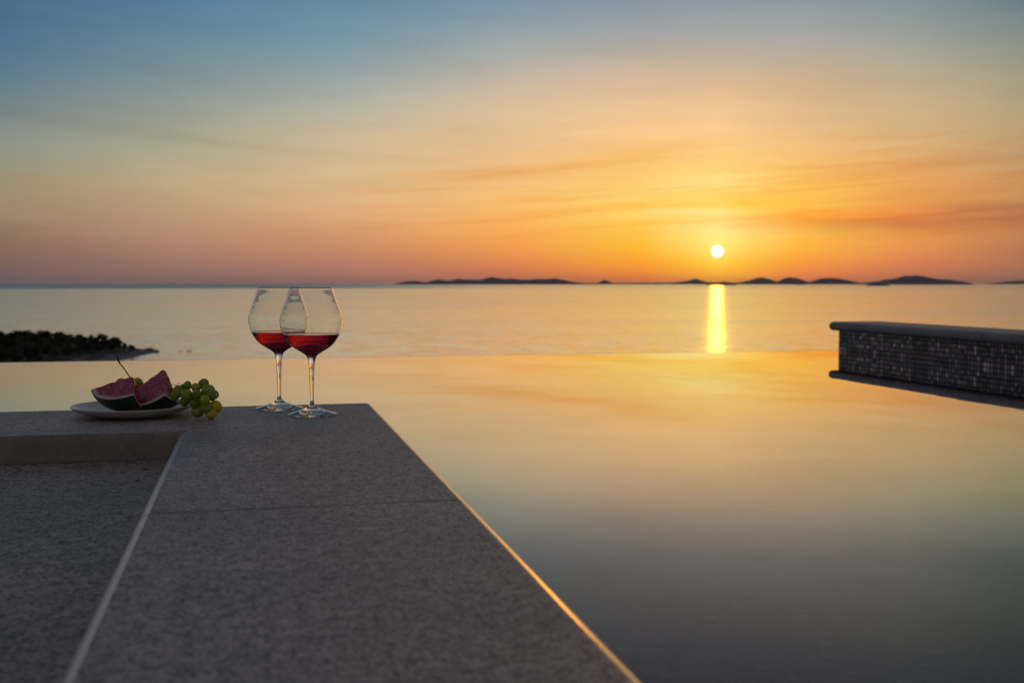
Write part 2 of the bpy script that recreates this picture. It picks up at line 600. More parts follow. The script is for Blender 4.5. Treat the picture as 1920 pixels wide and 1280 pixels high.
dark_tiles = [(0.0, (0.06, 0.052, 0.064)), (0.5, (0.14, 0.125, 0.145)), (0.84, (0.28, 0.25, 0.28)), (0.93, (0.46, 0.42, 0.43)), (1.0, (0.85, 0.80, 0.76))]
m_mos = mosaic('dark_glass_mosaic', 0.0255, (1, 2), dark_tiles, (0.004, 0.0035, 0.004), 0.25, 0.10, 0.385)
m_mosx = mosaic('dark_glass_mosaic_end', 0.0235, (0, 2), dark_tiles, (0.012, 0.011, 0.012), 0.22, 0.16)
m_floor = mosaic('pool_floor_mosaic', 0.036, (0, 1), [(0.0, (0.052, 0.055, 0.065)), (0.7, (0.066, 0.069, 0.08)), (0.93, (0.09, 0.095, 0.105)), (1.0, (0.14, 0.15, 0.165))], (0.024, 0.025, 0.03), 0.3)

core = prism(wall, -1.3, -TH - 0.001)
o = obj('pool_side_wall', core, m_mos, None, label='mosaic clad pool wall hidden beneath the near stone coping', cat='wall')

# terrace behind (left of) the coping
terr = prism([(-4.0, -1.2), (XL + 0.0005, -1.2), (XL + 0.0005, YN + 0.0005), (-4.0, YN + 0.0005)], -0.12, -TH - 0.0005)
obj('terrace_floor', terr, m_terrace, None, kind='structure')

# riser skirting under the arm's rounded nose: same slab, its own smooth face
# ------------------------------------------------------------------ pool
XA = -7.0
def sheet(x0, y0, x1, y1, z, nx=1, ny=1):
    bm = bmesh.new()
    g = [[bm.verts.new((x0 + (x1 - x0) * i / nx, y0 + (y1 - y0) * j / ny, z)) for i in range(nx + 1)] for j in range(ny + 1)]
    for j in range(ny):
        for i in range(nx):
            bm.faces.new((g[j][i], g[j][i + 1], g[j + 1][i + 1], g[j + 1][i]))
    return bm


m_pool = bpy.data.materials.new('pool_water')
m_pool.use_nodes = True
pt = NT(m_pool.node_tree)
pt.n.remove(pt.n['Principled BSDF'])
P = pos(pt)
n1 = pt.vm('SUBTRACT', pt.noise(P, 2.2, 2, 0.5, 0.3, out=1), (0.5, 0.5, 0.5))
n2 = pt.vm('SUBTRACT', pt.noise(P, 9.0, 2, 0.5, 0.0, out=1), (0.5, 0.5, 0.5))
nn = pt.vm('ADD', pt.vm('MULTIPLY', n1, (0.005, 0.005, 0)), pt.vm('MULTIPLY', n2, (0.0015, 0.0015, 0)))
nrm = pt.vm('NORMALIZE', pt.vm('ADD', nn, (0, 0, 1)))
gi = pt.n.new('ShaderNodeNewGeometry')
cosv = pt.vm('DOT_PRODUCT', gi.outputs['Incoming'], nrm)
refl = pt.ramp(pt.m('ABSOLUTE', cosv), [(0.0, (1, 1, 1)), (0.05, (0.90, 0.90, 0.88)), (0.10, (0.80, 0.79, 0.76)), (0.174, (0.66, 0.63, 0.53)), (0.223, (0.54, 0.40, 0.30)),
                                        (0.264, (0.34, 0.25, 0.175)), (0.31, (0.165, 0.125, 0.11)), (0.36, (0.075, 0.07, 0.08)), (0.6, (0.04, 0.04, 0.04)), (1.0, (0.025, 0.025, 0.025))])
gl = pt.n.new('ShaderNodeBsdfGlossy')
gl.inputs['Roughness'].default_value = 0.0
pt.put(gl.inputs['Color'], refl)
pt.put(gl.inputs['Normal'], nrm)
tr = pt.n.new('ShaderNodeBsdfTransparent')
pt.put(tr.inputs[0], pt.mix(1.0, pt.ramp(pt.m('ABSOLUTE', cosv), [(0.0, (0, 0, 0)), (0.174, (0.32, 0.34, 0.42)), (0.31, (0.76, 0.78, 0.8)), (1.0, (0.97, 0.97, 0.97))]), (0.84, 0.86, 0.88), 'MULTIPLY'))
mxs = pt.n.new('ShaderNodeAddShader')
pt.l.new(tr.outputs[0], mxs.inputs[0])
pt.l.new(gl.outputs[0], mxs.inputs[1])
pt.l.new(mxs.outputs[0], pt.n['Material Output'].inputs[0])

bm = bmesh.new()
outline = [(XA, YE), (XW + 0.002, YE), (XW + 0.002, -1.2), (XR - 0.028, -1.2), (XR - 0.028, YF - 0.028), (XA, YF - 0.028)]
vs = [bm.verts.new((x, y, WZ)) for x, y in outline]
f = bm.faces.new(vs)
bmesh.ops.triangulate(bm, faces=[f])
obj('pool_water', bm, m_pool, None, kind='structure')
bm = sheet(XA, -1.2, XW + 0.3, YE - 0.02, WZ - 0.42)
obj('pool_floor', bm, m_floor, None, kind='structure')
# spill edge wall
bm = prism([(XA, YE - 0.02), (XW + 0.36, YE - 0.02), (XW + 0.36, YE + 0.12), (XA, YE + 0.12)], -2.0, WZ - 0.004, [2], 0.03, 4)
m_spill = mosaic('spill_edge_mosaic', 0.0235, (0, 2), dark_tiles, (0.012, 0.011, 0.012), 0.2)
obj('spill_edge_wall', bm, m_spill, None, label='submerged dark mosaic wall along the far spill edge of the pool', cat='wall')

# mosaic wall on the right with its stone coping
mw = empty('mosaic_wall', (XW, YE, WZ), 'dark mosaic wall with rounded grey stone coping standing in the pool at the right', 'wall')
bm = prism([(XW, -1.2), (XW + 0.30, -1.2), (XW + 0.30, YE - 0.003), (XW, YE - 0.003)], -2.0, -0.054)
o = obj('mosaic_face', local(bm, mw), m_mos, mw)
o.data.materials.append(m_mosx)
for p in o.data.polygons:
    if abs(p.normal.y) > 0.9:
        p.material_index = 1
c0 = XW - 0.045
bm = prism([(c0, -1.2), (c0 + 0.345, -1.2), (c0 + 0.345, YE + 0.035), (c0, YE + 0.035)], -0.0538, 0.0, [1, 2, 3], 0.024, 8)
m_cop2, _, _ = stone('far_coping_stone', (0.20, 0.185, 0.20), (0.15, 0.14, 0.15), 300, 0, 0.3, 0.5)
# round the underside too
bm.edges.ensure_lookup_table()
es = [e for e in bm.edges if all(abs(v.co.z + 0.0538) < 1e-5 for v in e.verts)]
bmesh.ops.bevel(bm, geom=es, offset=0.022, segments=6, profile=0.5, affect='EDGES')
obj('coping_slab', local(bm, mw), m_cop2, mw, smooth=True, auto=40)

# ------------------------------------------------------------------ hillside falling to the sea
random.seed(4)
m_hill, hnt, hp = mat('scrub_ground')
hnt.put(hp.inputs['Base Color'], hnt.ramp(hnt.noise(pos(hnt), 0.5, 5), [(0.3, (0.03, 0.035, 0.015)), (0.6, (0.08, 0.075, 0.04)), (0.8, (0.2, 0.18, 0.15))]))
hp.inputs['Roughness'].default_value = 0.95
bm = bmesh.new()
nx, ny = 60, 50
gr = []
for j in range(ny + 1):
    row = []
    for i in range(nx + 1):
        x = -70 + 160 * i / nx
        y = -60 + 160 * j / ny
        d = max(0.0, y - (YE + 0.5), 0.0)
        d = max(d, x - (XW + 1.0), 0.0)
        d = max(d, -(x - XA) * 0.9, 0)
        z = -2.4 - min(d * 0.30, 40) + (noise.noise(Vector((x * 0.15, y * 0.15, 0))) * 1.2 if d > 3 else 0)
        row.append(bm.verts.new((x, y, z)))
    gr.append(row)
for j in range(ny):
    for i in range(nx):
        bm.faces.new((gr[j][i], gr[j][i + 1], gr[j + 1][i + 1], gr[j + 1][i]))
obj('hillside', bm, m_hill, None, smooth=True, kind='structure')

# ------------------------------------------------------------------ sea
m_sea, st, sp = mat('sea_water')
P = pos(st)
dist = st.vm('LENGTH', P)
rot = st.vm('MULTIPLY', P, (1, 1, 0))
rip = st.vm('SUBTRACT', st.noise(rot, 0.33, 4, 0.6, 0.4, out=1), (0.5, 0.5, 0.5))
swell = st.vm('SUBTRACT', st.noise(rot, 0.03, 3, 0.55, 0.2, out=1), (0.5, 0.5, 0.5))
dash = st.vm('SUBTRACT', st.noise(rot, 0.10, 3, 0.6, 0.5, out=1), (0.5, 0.5, 0.5))
lanes = st.noise(st.vm('MULTIPLY', P, (0.5, 1.0, 0)), 0.004, 4, 0.6, 0.8)
lane = st.mr(lanes, 0.38, 0.62, 0.45, 1.3, True)
near = st.mr(dist, 300, 1500, 1.0, 0.0)
mid = st.mr(dist, 500, 6000, 1.0, 0.05)
nn = st.vm('ADD', st.vm('SCALE', rip, None, st.m('MULTIPLY', st.m('MULTIPLY', near, lane), 0.20)),
           st.vm('SCALE', swell, None, st.m('MULTIPLY', st.m('MULTIPLY', mid, lane), 0.035)))
nn = st.vm('ADD', nn, st.vm('SCALE', dash, None, st.m('MULTIPLY', st.mr(dist, 350, 1300, 1.0, 0.0), 0.32)))
nn = st.vm('MULTIPLY', nn, (1, 1, 0))
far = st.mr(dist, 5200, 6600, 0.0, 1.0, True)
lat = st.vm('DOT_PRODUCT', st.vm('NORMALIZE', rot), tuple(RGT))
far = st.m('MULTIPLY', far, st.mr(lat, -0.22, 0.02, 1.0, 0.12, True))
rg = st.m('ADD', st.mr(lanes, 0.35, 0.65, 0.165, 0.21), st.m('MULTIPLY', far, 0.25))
snrm = st.vm('NORMALIZE', st.vm('ADD', nn, (0, 0, 1)))
st.n.remove(sp)
sg = st.n.new('ShaderNodeBsdfGlossy')
sg.distribution = 'MULTI_GGX'
sgi = st.n.new('ShaderNodeNewGeometry')
scos = st.m('ABSOLUTE', st.vm('DOT_PRODUCT', sgi.outputs['Incoming'], (0, 0, 1)))
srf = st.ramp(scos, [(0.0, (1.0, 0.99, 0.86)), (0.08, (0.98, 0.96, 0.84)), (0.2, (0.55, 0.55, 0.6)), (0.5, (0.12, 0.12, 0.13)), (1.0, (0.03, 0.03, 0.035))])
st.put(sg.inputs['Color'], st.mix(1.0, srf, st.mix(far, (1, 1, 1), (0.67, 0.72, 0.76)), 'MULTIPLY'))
st.put(sg.inputs['Roughness'], rg)
st.put(sg.inputs['Normal'], snrm)
sdif = st.n.new('ShaderNodeBsdfDiffuse')
sdif.inputs['Color'].default_value = (0.03, 0.045, 0.05, 1)
sad = st.n.new('ShaderNodeAddShader')
st.l.new(sg.outputs[0], sad.inputs[0])
st.l.new(sdif.outputs[0], sad.inputs[1])
st.l.new(sad.outputs[0], st.n['Material Output'].inputs[0])
bm = bmesh.new()
nr, na = 40, 120
rings = []
for k in range(nr + 1):
    rr = 60 * (90000 / 60) ** (k / nr)
    rings.append([bm.verts.new((rr * math.sin(2 * math.pi * a / na), rr * math.cos(2 * math.pi * a / na), ZS)) for a in range(na)])
bm.faces.new(rings[0])
for r0, r1 in zip(rings, rings[1:]):
    for a in range(na):
        bm.faces.new((r0[a], r0[(a + 1) % na], r1[(a + 1) % na], r1[a]))
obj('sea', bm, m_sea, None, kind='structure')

# ------------------------------------------------------------------ islands on the horizon
m_isl, it, ip = mat('hazed_island_scrub')
it.put(ip.inputs['Base Color'], it.ramp(it.noise(pos(it), 0.004, 5, 0.6), [(0.35, (0.10, 0.09, 0.11)), (0.6, (0.16, 0.145, 0.165)), (0.8, (0.24, 0.22, 0.24))]))  # scrub with distance haze put into its pale purplish base colour
ip.inputs['Roughness'].default_value = 0.95


def island(outline, dkm, depth_m, name='island'):
    """a ridge seen along its length: crest heights from its skyline, slopes falling to the sea on both sides"""
    d = dkm * 1000.0
    bm = bmesh.new()
    x0, x1 = outline[0][0], outline[-1][0]
    n = max(24, int((x1 - x0) / 2))
    base = YH + 25.0 * F / d
    rows = 14
    grid = []
    for i in range(n + 1):
        px = x0 + (x1 - x0) * i / n
        for a, b in zip(outline, outline[1:]):
            if a[0] <= px <= b[0]:
                t = (px - a[0]) / (b[0] - a[0])
                py = a[1] + (b[1] - a[1]) * t
                break
        t_end = min(i, n - i) / max(1, n * 0.10)
        env = min(1.0, t_end) ** 0.5
        top = atd(px, min(py, base - 0.2), d)
        h = max(1.0, top.z - ZS) if 0 < i < n else 0.0
        w = depth_m * (0.35 + 0.65 * min(1.0, h / 120)) * env + 20
        col = []
        for j in range(rows + 1):
            v = -1 + 2 * j / rows
            hh = h * max(0.0, 1 - abs(v) ** 1.6) - 2.0 * (abs(v) > 0.99)
            q = noise.noise(Vector((px * 0.08 + dkm, v * 2.5, dkm)))
            if 0 < j < rows and abs(v) > 0.05:
                hh *= 1 + 0.22 * q
            c = top + FWD * (v * w + q * w * 0.12)
            col.append(bm.verts.new((c.x, c.y, ZS - 1.0 + hh)))
        grid.append(col)
    for a, b in zip(grid, grid[1:]):
        for j in range(rows):
            bm.faces.new((a[j], a[j + 1], b[j + 1], b[j]))
    return obj(name, bm, m_isl, None, smooth=True, kind='structure')


island([(738, 532.5), (750, 529.5), (760, 527.5), (775, 526), (790, 528), (800, 529), (812, 525), (822, 524), (840, 526), (850, 525), (860, 522.5), (872, 524), (890, 524.5),
        (902, 524), (912, 521), (921, 519), (932, 520.5), (945, 523), (960, 522.5), (975, 524), (992, 524.5), (1010, 523), (1030, 522.5), (1045, 522.5), (1060, 525),
        (1072, 528), (1090, 530), (1122, 532)], 30, 900)
island([(1116, 532.2), (1125, 528), (1133, 525.5), (1142, 527), (1152, 532.2)], 34, 700)
island([(1185, 532), (1210, 530), (1240, 530.5), (1265, 529), (1280, 527.5), (1295, 525), (1303, 522.5), (1312, 525), (1325, 528.5), (1350, 530.5), (1372, 531.5)], 36, 800)
island([(1365, 531), (1385, 529.5), (1405, 526), (1415, 522), (1427, 519.5), (1440, 523), (1455, 527), (1462, 528.5)], 33, 800)
island([(1450, 530), (1462, 526), (1472, 521), (1480, 519.5), (1492, 521), (1505, 525), (1516, 528.5), (1526, 531)], 32, 800)
island([(1512, 531), (1522, 527.5), (1530, 524.5), (1545, 521.5), (1555, 521), (1572, 522), (1590, 526), (1605, 529), (1620, 531.5)], 31, 800)
island([(1065, 531.9), (1110, 530.6), (1160, 530.3), (1215, 529.8), (1300, 529.3), (1400, 529.7), (1480, 529.2), (1560, 529.6), (1640, 531.5)], 41, 900)
island([(1321, 534.6), (1330, 531.5), (1340, 529), (1352, 528.5), (1368, 529), (1377, 531), (1383, 534.6)], 17, 300)
island([(1488, 534), (1494, 532), (1501, 531.8), (1508, 534)], 22, 200)
island([(1608, 532), (1630, 529), (1655, 526), (1680, 521.5), (1700, 518), (1717, 516), (1735, 518.5), (1755, 523), (1780, 524), (1800, 527), (1824, 532)], 25, 1000)
island([(1622, 536), (1634, 532.8), (1647, 531), (1659, 532.8), (1670, 536)], 11.5, 200)
island([(1850, 532), (1880, 528.5), (1900, 526.5), (1930, 525.5), (1970, 527), (2010, 532)], 42, 1200)

# ------------------------------------------------------------------ the wooded headland at the left
front = [ground(x, y, ZS) for x, y in ((296, 660), (262, 668), (225, 676), (160, 683), (60, 692), (-80, 705), (-260, 722))]
back = [ground(x, y, ZS) for x, y in ((-260, 640), (-80, 640), (60, 642), (160, 646), (225, 651), (272, 657))]
poly = [(p.x, p.y) for p in front + back]


def inside(x, y):
    c = False
    for (ax, ay), (bx, by) in zip(poly, poly[1:] + poly[:1]):
        if (ay > y) != (by > y) and x < (bx - ax) * (y - ay) / (by - ay) + ax:
            c = not c
    return c


def shore(x, y):
    best = 1e9
    for (ax, ay), (bx, by) in zip(poly, poly[1:] + poly[:1]):
        t = max(0, min(1, ((x - ax) * (bx - ax) + (y - ay) * (by - ay)) / ((bx - ax) ** 2 + (by - ay) ** 2)))
        best = min(best, math.hypot(x - ax - t * (bx - ax), y - ay - t * (by - ay)))
    return best


def land_h(x, y):
    if not inside(x, y):
        return -1.5
    s = shore(x, y)
    q = noise.noise(Vector((x * 0.12, y * 0.12, 3)))
    q2 = noise.noise(Vector((x * 0.5, y * 0.5, 1)))
    return min(s * 0.22, 1.1 + s * 0.035) * (1 + 0.5 * q) + q2 * 0.35 * min(1, s / 2)


m_land, lt, lp = mat('rocky_shore')
P = pos(lt)
rk = lt.ramp(lt.noise(P, 0.7, 5, 0.7), [(0.3, (0.05, 0.05, 0.055)), (0.5, (0.17, 0.165, 0.18)), (0.7, (0.33, 0.32, 0.34))])
zz = lt.sep(P)[2]
lt.put(lp.inputs['Base Color'], lt.mix(lt.mr(lt.m('ADD', zz, lt.mr(lt.noise(P, 0.25, 3), 0.3, 0.7, -1.0, 1.0)), ZS + 0.7, ZS + 1.5), rk, (0.03, 0.035, 0.018)))
lp.inputs['Roughness'].default_value = 0.9
xs = [p[0] for p in poly]
ys = [p[1] for p in poly]
bm = bmesh.new()
x0, x1, y0, y1 = min(xs) - 3, max(xs) + 3, min(ys) - 3, max(ys) + 3
st_ = 1.6
nx, ny = int((x1 - x0) / st_), int((y1 - y0) / st_)
gv = {}
for j in range(ny + 1):
    for i in range(nx + 1):
        x, y = x0 + i * st_, y0 + j * st_
        h = land_h(x, y)
        if h > -1.4 or shore(x, y) < 5:
            gv[i, j] = bm.verts.new((x, y, ZS + h))
for (i, j) in list(gv):
    q = [gv.get(k) for k in ((i, j), (i + 1, j), (i + 1, j + 1), (i, j + 1))]
    if all(q):
        bm.faces.new(q)
obj('headland', bm, m_land, None, smooth=False, kind='structure')

m_leaf, ft, fp = mat('pine_foliage')
ft.put(fp.inputs['Base Color'], ft.ramp(ft.noise(objc(ft), 1.3, 3), [(0.3, (0.015, 0.022, 0.009)), (0.6, (0.032, 0.042, 0.016)), (0.8, (0.06, 0.065, 0.025))]))
fp.inputs['Roughness'].default_value = 0.7
m_bark, bt_, bp = mat('pine_bark')
bt_.put(bp.inputs['Base Color'], bt_.ramp(bt_.noise(objc(bt_), 6, 3), [(0.3, (0.05, 0.035, 0.025)), (0.7, (0.14, 0.1, 0.08))]))
bp.inputs['Roughness'].default_value = 0.9


def tree_meshes(seed, h, w):
    rnd = random.Random(seed)
    tb = bmesh.new()
    tp = Vector((rnd.uniform(-.3, .3), rnd.uniform(-.3, .3), h * 0.72))
    tube(tb, [(0, 0, -0.6), (tp.x * 0.3, tp.y * 0.3, h * 0.3), tp], [0.22, 0.16, 0.06], 7)
    for k in range(5):
        a = rnd.uniform(0, 6.28)
        s = Vector((tp.x * 0.5, tp.y * 0.5, h * rnd.uniform(0.36, 0.6)))
        tube(tb, [s, s + Vector((math.cos(a) * w * 0.2, math.sin(a) * w * 0.2, h * 0.12)), s + Vector((math.cos(a) * w * 0.36, math.sin(a) * w * 0.36, h * 0.2))], [0.09, 0.06, 0.02], 5)
    cb = bmesh.new()
    lobes = []
    for k in range(11):
        a = rnd.uniform(0, 6.28)
        r = w * 0.5 * rnd.uniform(0.05, 0.72)
        lobes.append((Vector((math.cos(a) * r, math.sin(a) * r, h * rnd.uniform(0.42, 0.86))), w * rnd.uniform(0.15, 0.27)))
    for k in range(1500):
        c, r = rnd.choice(lobes)
        d = Vector((rnd.gauss(0, 1), rnd.gauss(0, 1), rnd.gauss(0, 1))).normalized()
        p = c + Vector((d.x, d.y, d.z * 0.72)) * r * rnd.uniform(0.55, 1.08)
        s = rnd.uniform(0.16, 0.36)
        a = Vector((rnd.gauss(0, 1), rnd.gauss(0, 1), rnd.gauss(0, 1))).normalized()
        b = a.orthogonal().normalized()
        cb.faces.new([cb.verts.new(p + a * s), cb.verts.new(p + b * s * 0.6), cb.verts.new(p - a * s), cb.verts.new(p - b * s * 0.6)])
    out = []
    for nm, b_, m_ in (('trunk', tb, m_bark), ('crown', cb, m_leaf)):
        me = bpy.data.meshes.new(nm)
        b_.to_mesh(me)
        b_.free()
        me.materials.append(m_)
        out.append(me)
    return out


VAR = [tree_meshes(11, 6.4, 6.4), tree_meshes(12, 6.0, 5.4), tree_meshes(13, 5.6, 6.8), tree_meshes(14, 6.8, 5.6)]
VH = [6.4, 6.0, 5.6, 6.8]


def tree(x, y, k, s, rz, label, grp='pines along the skyline of the headland', sw=None):
    z = ZS + max(0, land_h(x, y)) - 0.1
    t = empty('pine_tree', (x, y, z), label, 'tree', grp)
    t.rotation_euler = (0, 0, rz)
    t.scale = (s * (sw or 1), s * (sw or 1), s)
    for me in VAR[k]:
        o = bpy.data.objects.new('trunk' if me.name.startswith('trunk') else 'crown', me)
        C.objects.link(o)
        o.parent = t
    return t


rt = random.Random(5)
SKY_LAB = {-30: 'dark pine on the headland crest just cut off by the left picture edge',
           -4: 'dark pine on the headland crest standing right at the left picture edge',
           28: 'broad dark pine, highest of the crowns near the left picture edge',
           54: 'broad dark pine just right of the highest crown on the headland',
           76: 'lower dark pine in the dip between the two tallest headland crowns',
           92: 'dark pine, left half of the second broad hump of the headland skyline',
           112: 'dark pine, right half of the second broad hump of the headland skyline',
           132: 'dark pine, left crown of the flat third hump of the headland skyline',
           150: 'dark pine, right crown of the flat third hump of the headland skyline',
           170: 'small dark pine starting the last big hump of the headland skyline',
           184: 'broad rounded dark pine topping the last big hump of the headland skyline',
           197: 'dark pine just right of the last big hump of the headland skyline',
           211: 'dark pine where the headland skyline begins to slope down rightward',
           223: 'second last pine of the joined wood on the headland slope',
           233: 'low dark pine ending the joined wood beside the lone small pine'}
sky_line = [(-30, 618, 1.3), (-4, 619, 1.1), (28, 616, 1.3), (54, 616, 1.15), (76, 622, 0.8), (92, 619, 1.1), (112, 619, 1.1), (132, 624, 0.9), (150, 624, 0.9),
            (170, 627, 0.8), (184, 625, 1.1), (197, 628, 0.9), (211, 631, 0.85), (223, 637, 0.75), (233, 640, 0.62)]
for px, ty, sw in sky_line:
    gy = 654 if px < 200 else 657
    g = ground(px, gy, ZS + 1.8)
    top = atd(px, ty, g.dot(FWD))
    zb = ZS + max(0, land_h(g.x, g.y))
    k = rt.randrange(4)
    lab = SKY_LAB[px]
    tree(g.x, g.y, k, (top.z - zb) / VH[k] * 1.04, rt.uniform(0, 6.28), lab, sw=sw)
g = ground(247, 660, ZS + 1.0)
top = atd(247, 643.5, g.dot(FWD))
tree(g.x, g.y, 1, (top.z - ZS - max(0, land_h(g.x, g.y))) / VH[1], 1.0, 'small lone pine standing apart near the rocky tip of the headland', sw=1.1)
wood = bmesh.new()
WV = []
for a_ in VAR:
    keep = bmesh.new()
    keep.from_mesh(a_[1])
    fs = keep.faces[:]
    bmesh.ops.delete(keep, geom=[f for i_, f in enumerate(fs) if i_ % 2], context='FACES')
    trunk_ = bmesh.new()
    trunk_.from_mesh(a_[0])
    me_ = bpy.data.meshes.new('wood_crown')
    keep.to_mesh(me_)
    keep.free()
    me2_ = bpy.data.meshes.new('wood_trunk')
    trunk_.to_mesh(me2_)
    trunk_.free()
    for p_ in me2_.polygons:
        p_.material_index = 1
    WV.append((me_, me2_))


def add_wood(x, y, k, s, rz):
    z = ZS + max(0, land_h(x, y)) - 0.1
    M = Matrix.Translation((x, y, z)) @ Matrix.Rotation(rz, 4, 'Z') @ Matrix.Scale(s, 4)
    for me in WV[k]:
        n0 = len(wood.verts)
        wood.from_mesh(me)
        wood.verts.ensure_lookup_table()
        for v in wood.verts[n0:]:
            v.co = M @ v.co


placed = []
tries = 0
while len(placed) < 190 and tries < 12000:
    tries += 1
    px = rt.uniform(-110, 226)
    py = rt.uniform(646, 692 - max(0, px) * 0.10)
    g = ground(px, py, ZS + 1.5)
    if not inside(g.x, g.y) or shore(g.x, g.y) < 1.5 + 5.5 * max(0.0, min(1.0, (px - 20) / 120)):
        continue
    if any((g - q).length < 2.5 for q in placed):
        continue
    placed.append(g)
    k = rt.randrange(4)
    s = rt.uniform(0.55, 0.85) * (1 - 0.25 * max(0, px) / 230)
    add_wood(g.x, g.y, k, s, rt.uniform(0, 6.28))
me = bpy.data.meshes.new('wood')
wood.to_mesh(me)
wood.free()
me.materials.append(m_leaf)
me.materials.append(m_bark)
wo = bpy.data.objects.new('wood', me)
C.objects.link(wo)
tag(wo, 'dense dark pine wood covering the slope of the headland', 'wood', 'stuff')

# low shrubs and rocks at the tip
m_rock, rnt, rp = mat('sea_rock')
rnt.put(rp.inputs['Base Color'], rnt.ramp(rnt.noise(objc(rnt), 2, 4), [(0.3, (0.04, 0.04, 0.045)), (0.7, (0.2, 0.19, 0.2))]))
rp.inputs['Roughness'].default_value = 0.8


def rock(px, py, sx, sy, sz, label, seed, grp=None):
    g = ground(px, py, ZS)
    bm = bmesh.new()
    bmesh.ops.create_icosphere(bm, subdivisions=3, radius=1)
    for v in bm.verts:
        q = 1 + 0.35 * noise.noise(v.co * 1.6 + Vector((seed, 0, 0))) + 0.12 * noise.noise(v.co * 5)
        v.co = Vector((v.co.x * sx, v.co.y * sy, v.co.z * sz)) * q
    o = obj('rock', bm, m_rock, None, label=label, cat='rock', group=grp)
    o.location = g
    o.rotation_euler = (0, 0, seed)


rock(355, 658.5, 1.1, 0.9, 0.3, 'flat dark reef rock breaking the sea beyond the tip of the headland, the farthest right', 0.3)
rock(338, 658.5, 0.8, 0.7, 0.2, 'tiny reef rock awash between the headland tip and the larger reef rock', 1.7)
rock(290, 659.5, 2.4, 1.6, 0.9, 'dark rock at the very tip of the headland', 2.2)
rock(278, 658, 2.6, 2.0, 1.1, 'bulky rock just behind the tip of the headland', 3.9)

# ------------------------------------------------------------------ wine glasses
m_glass = bpy.data.materials.new('clear_glass')
m_glass.use_nodes = True
gt = NT(m_glass.node_tree)
gp_ = gt.n['Principled BSDF']
gp_.inputs['Transmission Weight'].default_value = 1.0
gp_.inputs['Roughness'].default_value = 0.0
gp_.inputs['IOR'].default_value = 1.5
gp_.inputs['Base Color'].default_value = (0.99, 0.995, 0.99, 1)
m_wine = bpy.data.materials.new('red_wine')
m_wine.use_nodes = True
wn_ = NT(m_wine.node_tree)
wp = wn_.n['Principled BSDF']
wp.inputs['Transmission Weight'].default_value = 1.0
wp.inputs['Roughness'].default_value = 0.0
wp.inputs['IOR'].default_value = 1.34
wp.inputs['Base Color'].default_value = (0.29, 0.009, 0.026, 1)

outer = [(0.0375, 0.2243), (0.0415, 0.2115), (0.0460, 0.1980), (0.0499, 0.1870), (0.0532, 0.1768), (0.0547, 0.1683), (0.0546, 0.1610), (0.0536, 0.1540), (0.0520, 0.1480), (0.0497, 0.1426),
         (0.0460, 0.1355), (0.0409, 0.1281), (0.0357, 0.1226), (0.0298, 0.1180), (0.0240, 0.1142), (0.0185, 0.1110), (0.0124, 0.1070), (0.0089, 0.1036), (0.0073, 0.0995), (0.0059, 0.0915), (0.0049, 0.0800), (0.0042, 0.0650), (0.0037, 0.0450),
         (0.0034, 0.0300), (0.0036, 0.0220), (0.0048, 0.0182), (0.0080, 0.0148), (0.0135, 0.0116), (0.0215, 0.0083), (0.0315, 0.0050), (0.0400, 0.0026), (0.0430, 0.0018)]
base_ = [(0.0434, 0.0012), (0.0430, 0.0004), (0.0415, 0.0001), (0.030, 0.0012), (0.015, 0.0024), (0.0, 0.0030)]
inner = [(0.0, 0.1050), (0.0050, 0.1056), (0.0095, 0.1076), (0.0150, 0.1108), (0.0205, 0.1141), (0.0262, 0.1176)]
up = smooth_profile(outer, 5)
inn_pts = []
WT = 0.0011
for r, z in reversed(up):
    if z > 0.122:
        t = (z - 0.122) / (0.2243 - 0.122)
        inn_pts.append((r - (0.0016 - 0.0008 * min(1, t * 2)), z))
inn_prof = smooth_profile(inner + inn_pts[::4], 4)
inn_prof = [p for p in inn_prof if p[1] <= 0.2240] + [(0.0368, 0.2243), (0.0372, 0.2247)]
full = inn_prof + up + smooth_profile(base_, 3)[0:]
full[-1] = (0.0, full[-1][1])
LEVEL = 0.1420


def inner_r(z):
    for (r0, z0), (r1, z1) in zip(inn_prof, inn_prof[1:]):
        if z0 <= z <= z1:
            return r0 + (r1 - r0) * (z - z0) / max(1e-9, z1 - z0)
    return 0.05


def wine_profile():
    pr = [(0.0, 0.1049)]
    for (r, z) in inn_prof[1:]:
        if z < LEVEL - 0.0008:
            pr.append((r + 0.00025, z - 0.0001))
    rl = inner_r(LEVEL)
    pr += [(rl + 0.00025, LEVEL - 0.0004), (rl + 0.0002, LEVEL + 0.0006), (rl - 0.0006, LEVEL + 0.00015), (rl - 0.0018, LEVEL), (0.0, LEVEL)]
    return pr


def glass(px, py, label):
    g = ground(px, py, 0)
    t = empty('wine_glass', (g.x, g.y, 0.0004), label, 'wine glass', 'two wine glasses standing on the coping')
    return t


g1 = glass(585.3, 777.5, 'nearer balloon wine glass with red wine, right one of the two on the coping')
o1 = obj('glass_body', lathe(full, 128), m_glass, g1, smooth=True)
w1 = obj('red_wine', lathe(wine_profile(), 128), m_wine, g1, smooth=True, auto=50)
g2 = glass(524.0, 766.0, 'farther balloon wine glass, partly behind the other and nearer the fruit plate, with red wine')
for o in (o1, w1):
    c = o.copy()
    C.objects.link(c)
    c.parent = g2

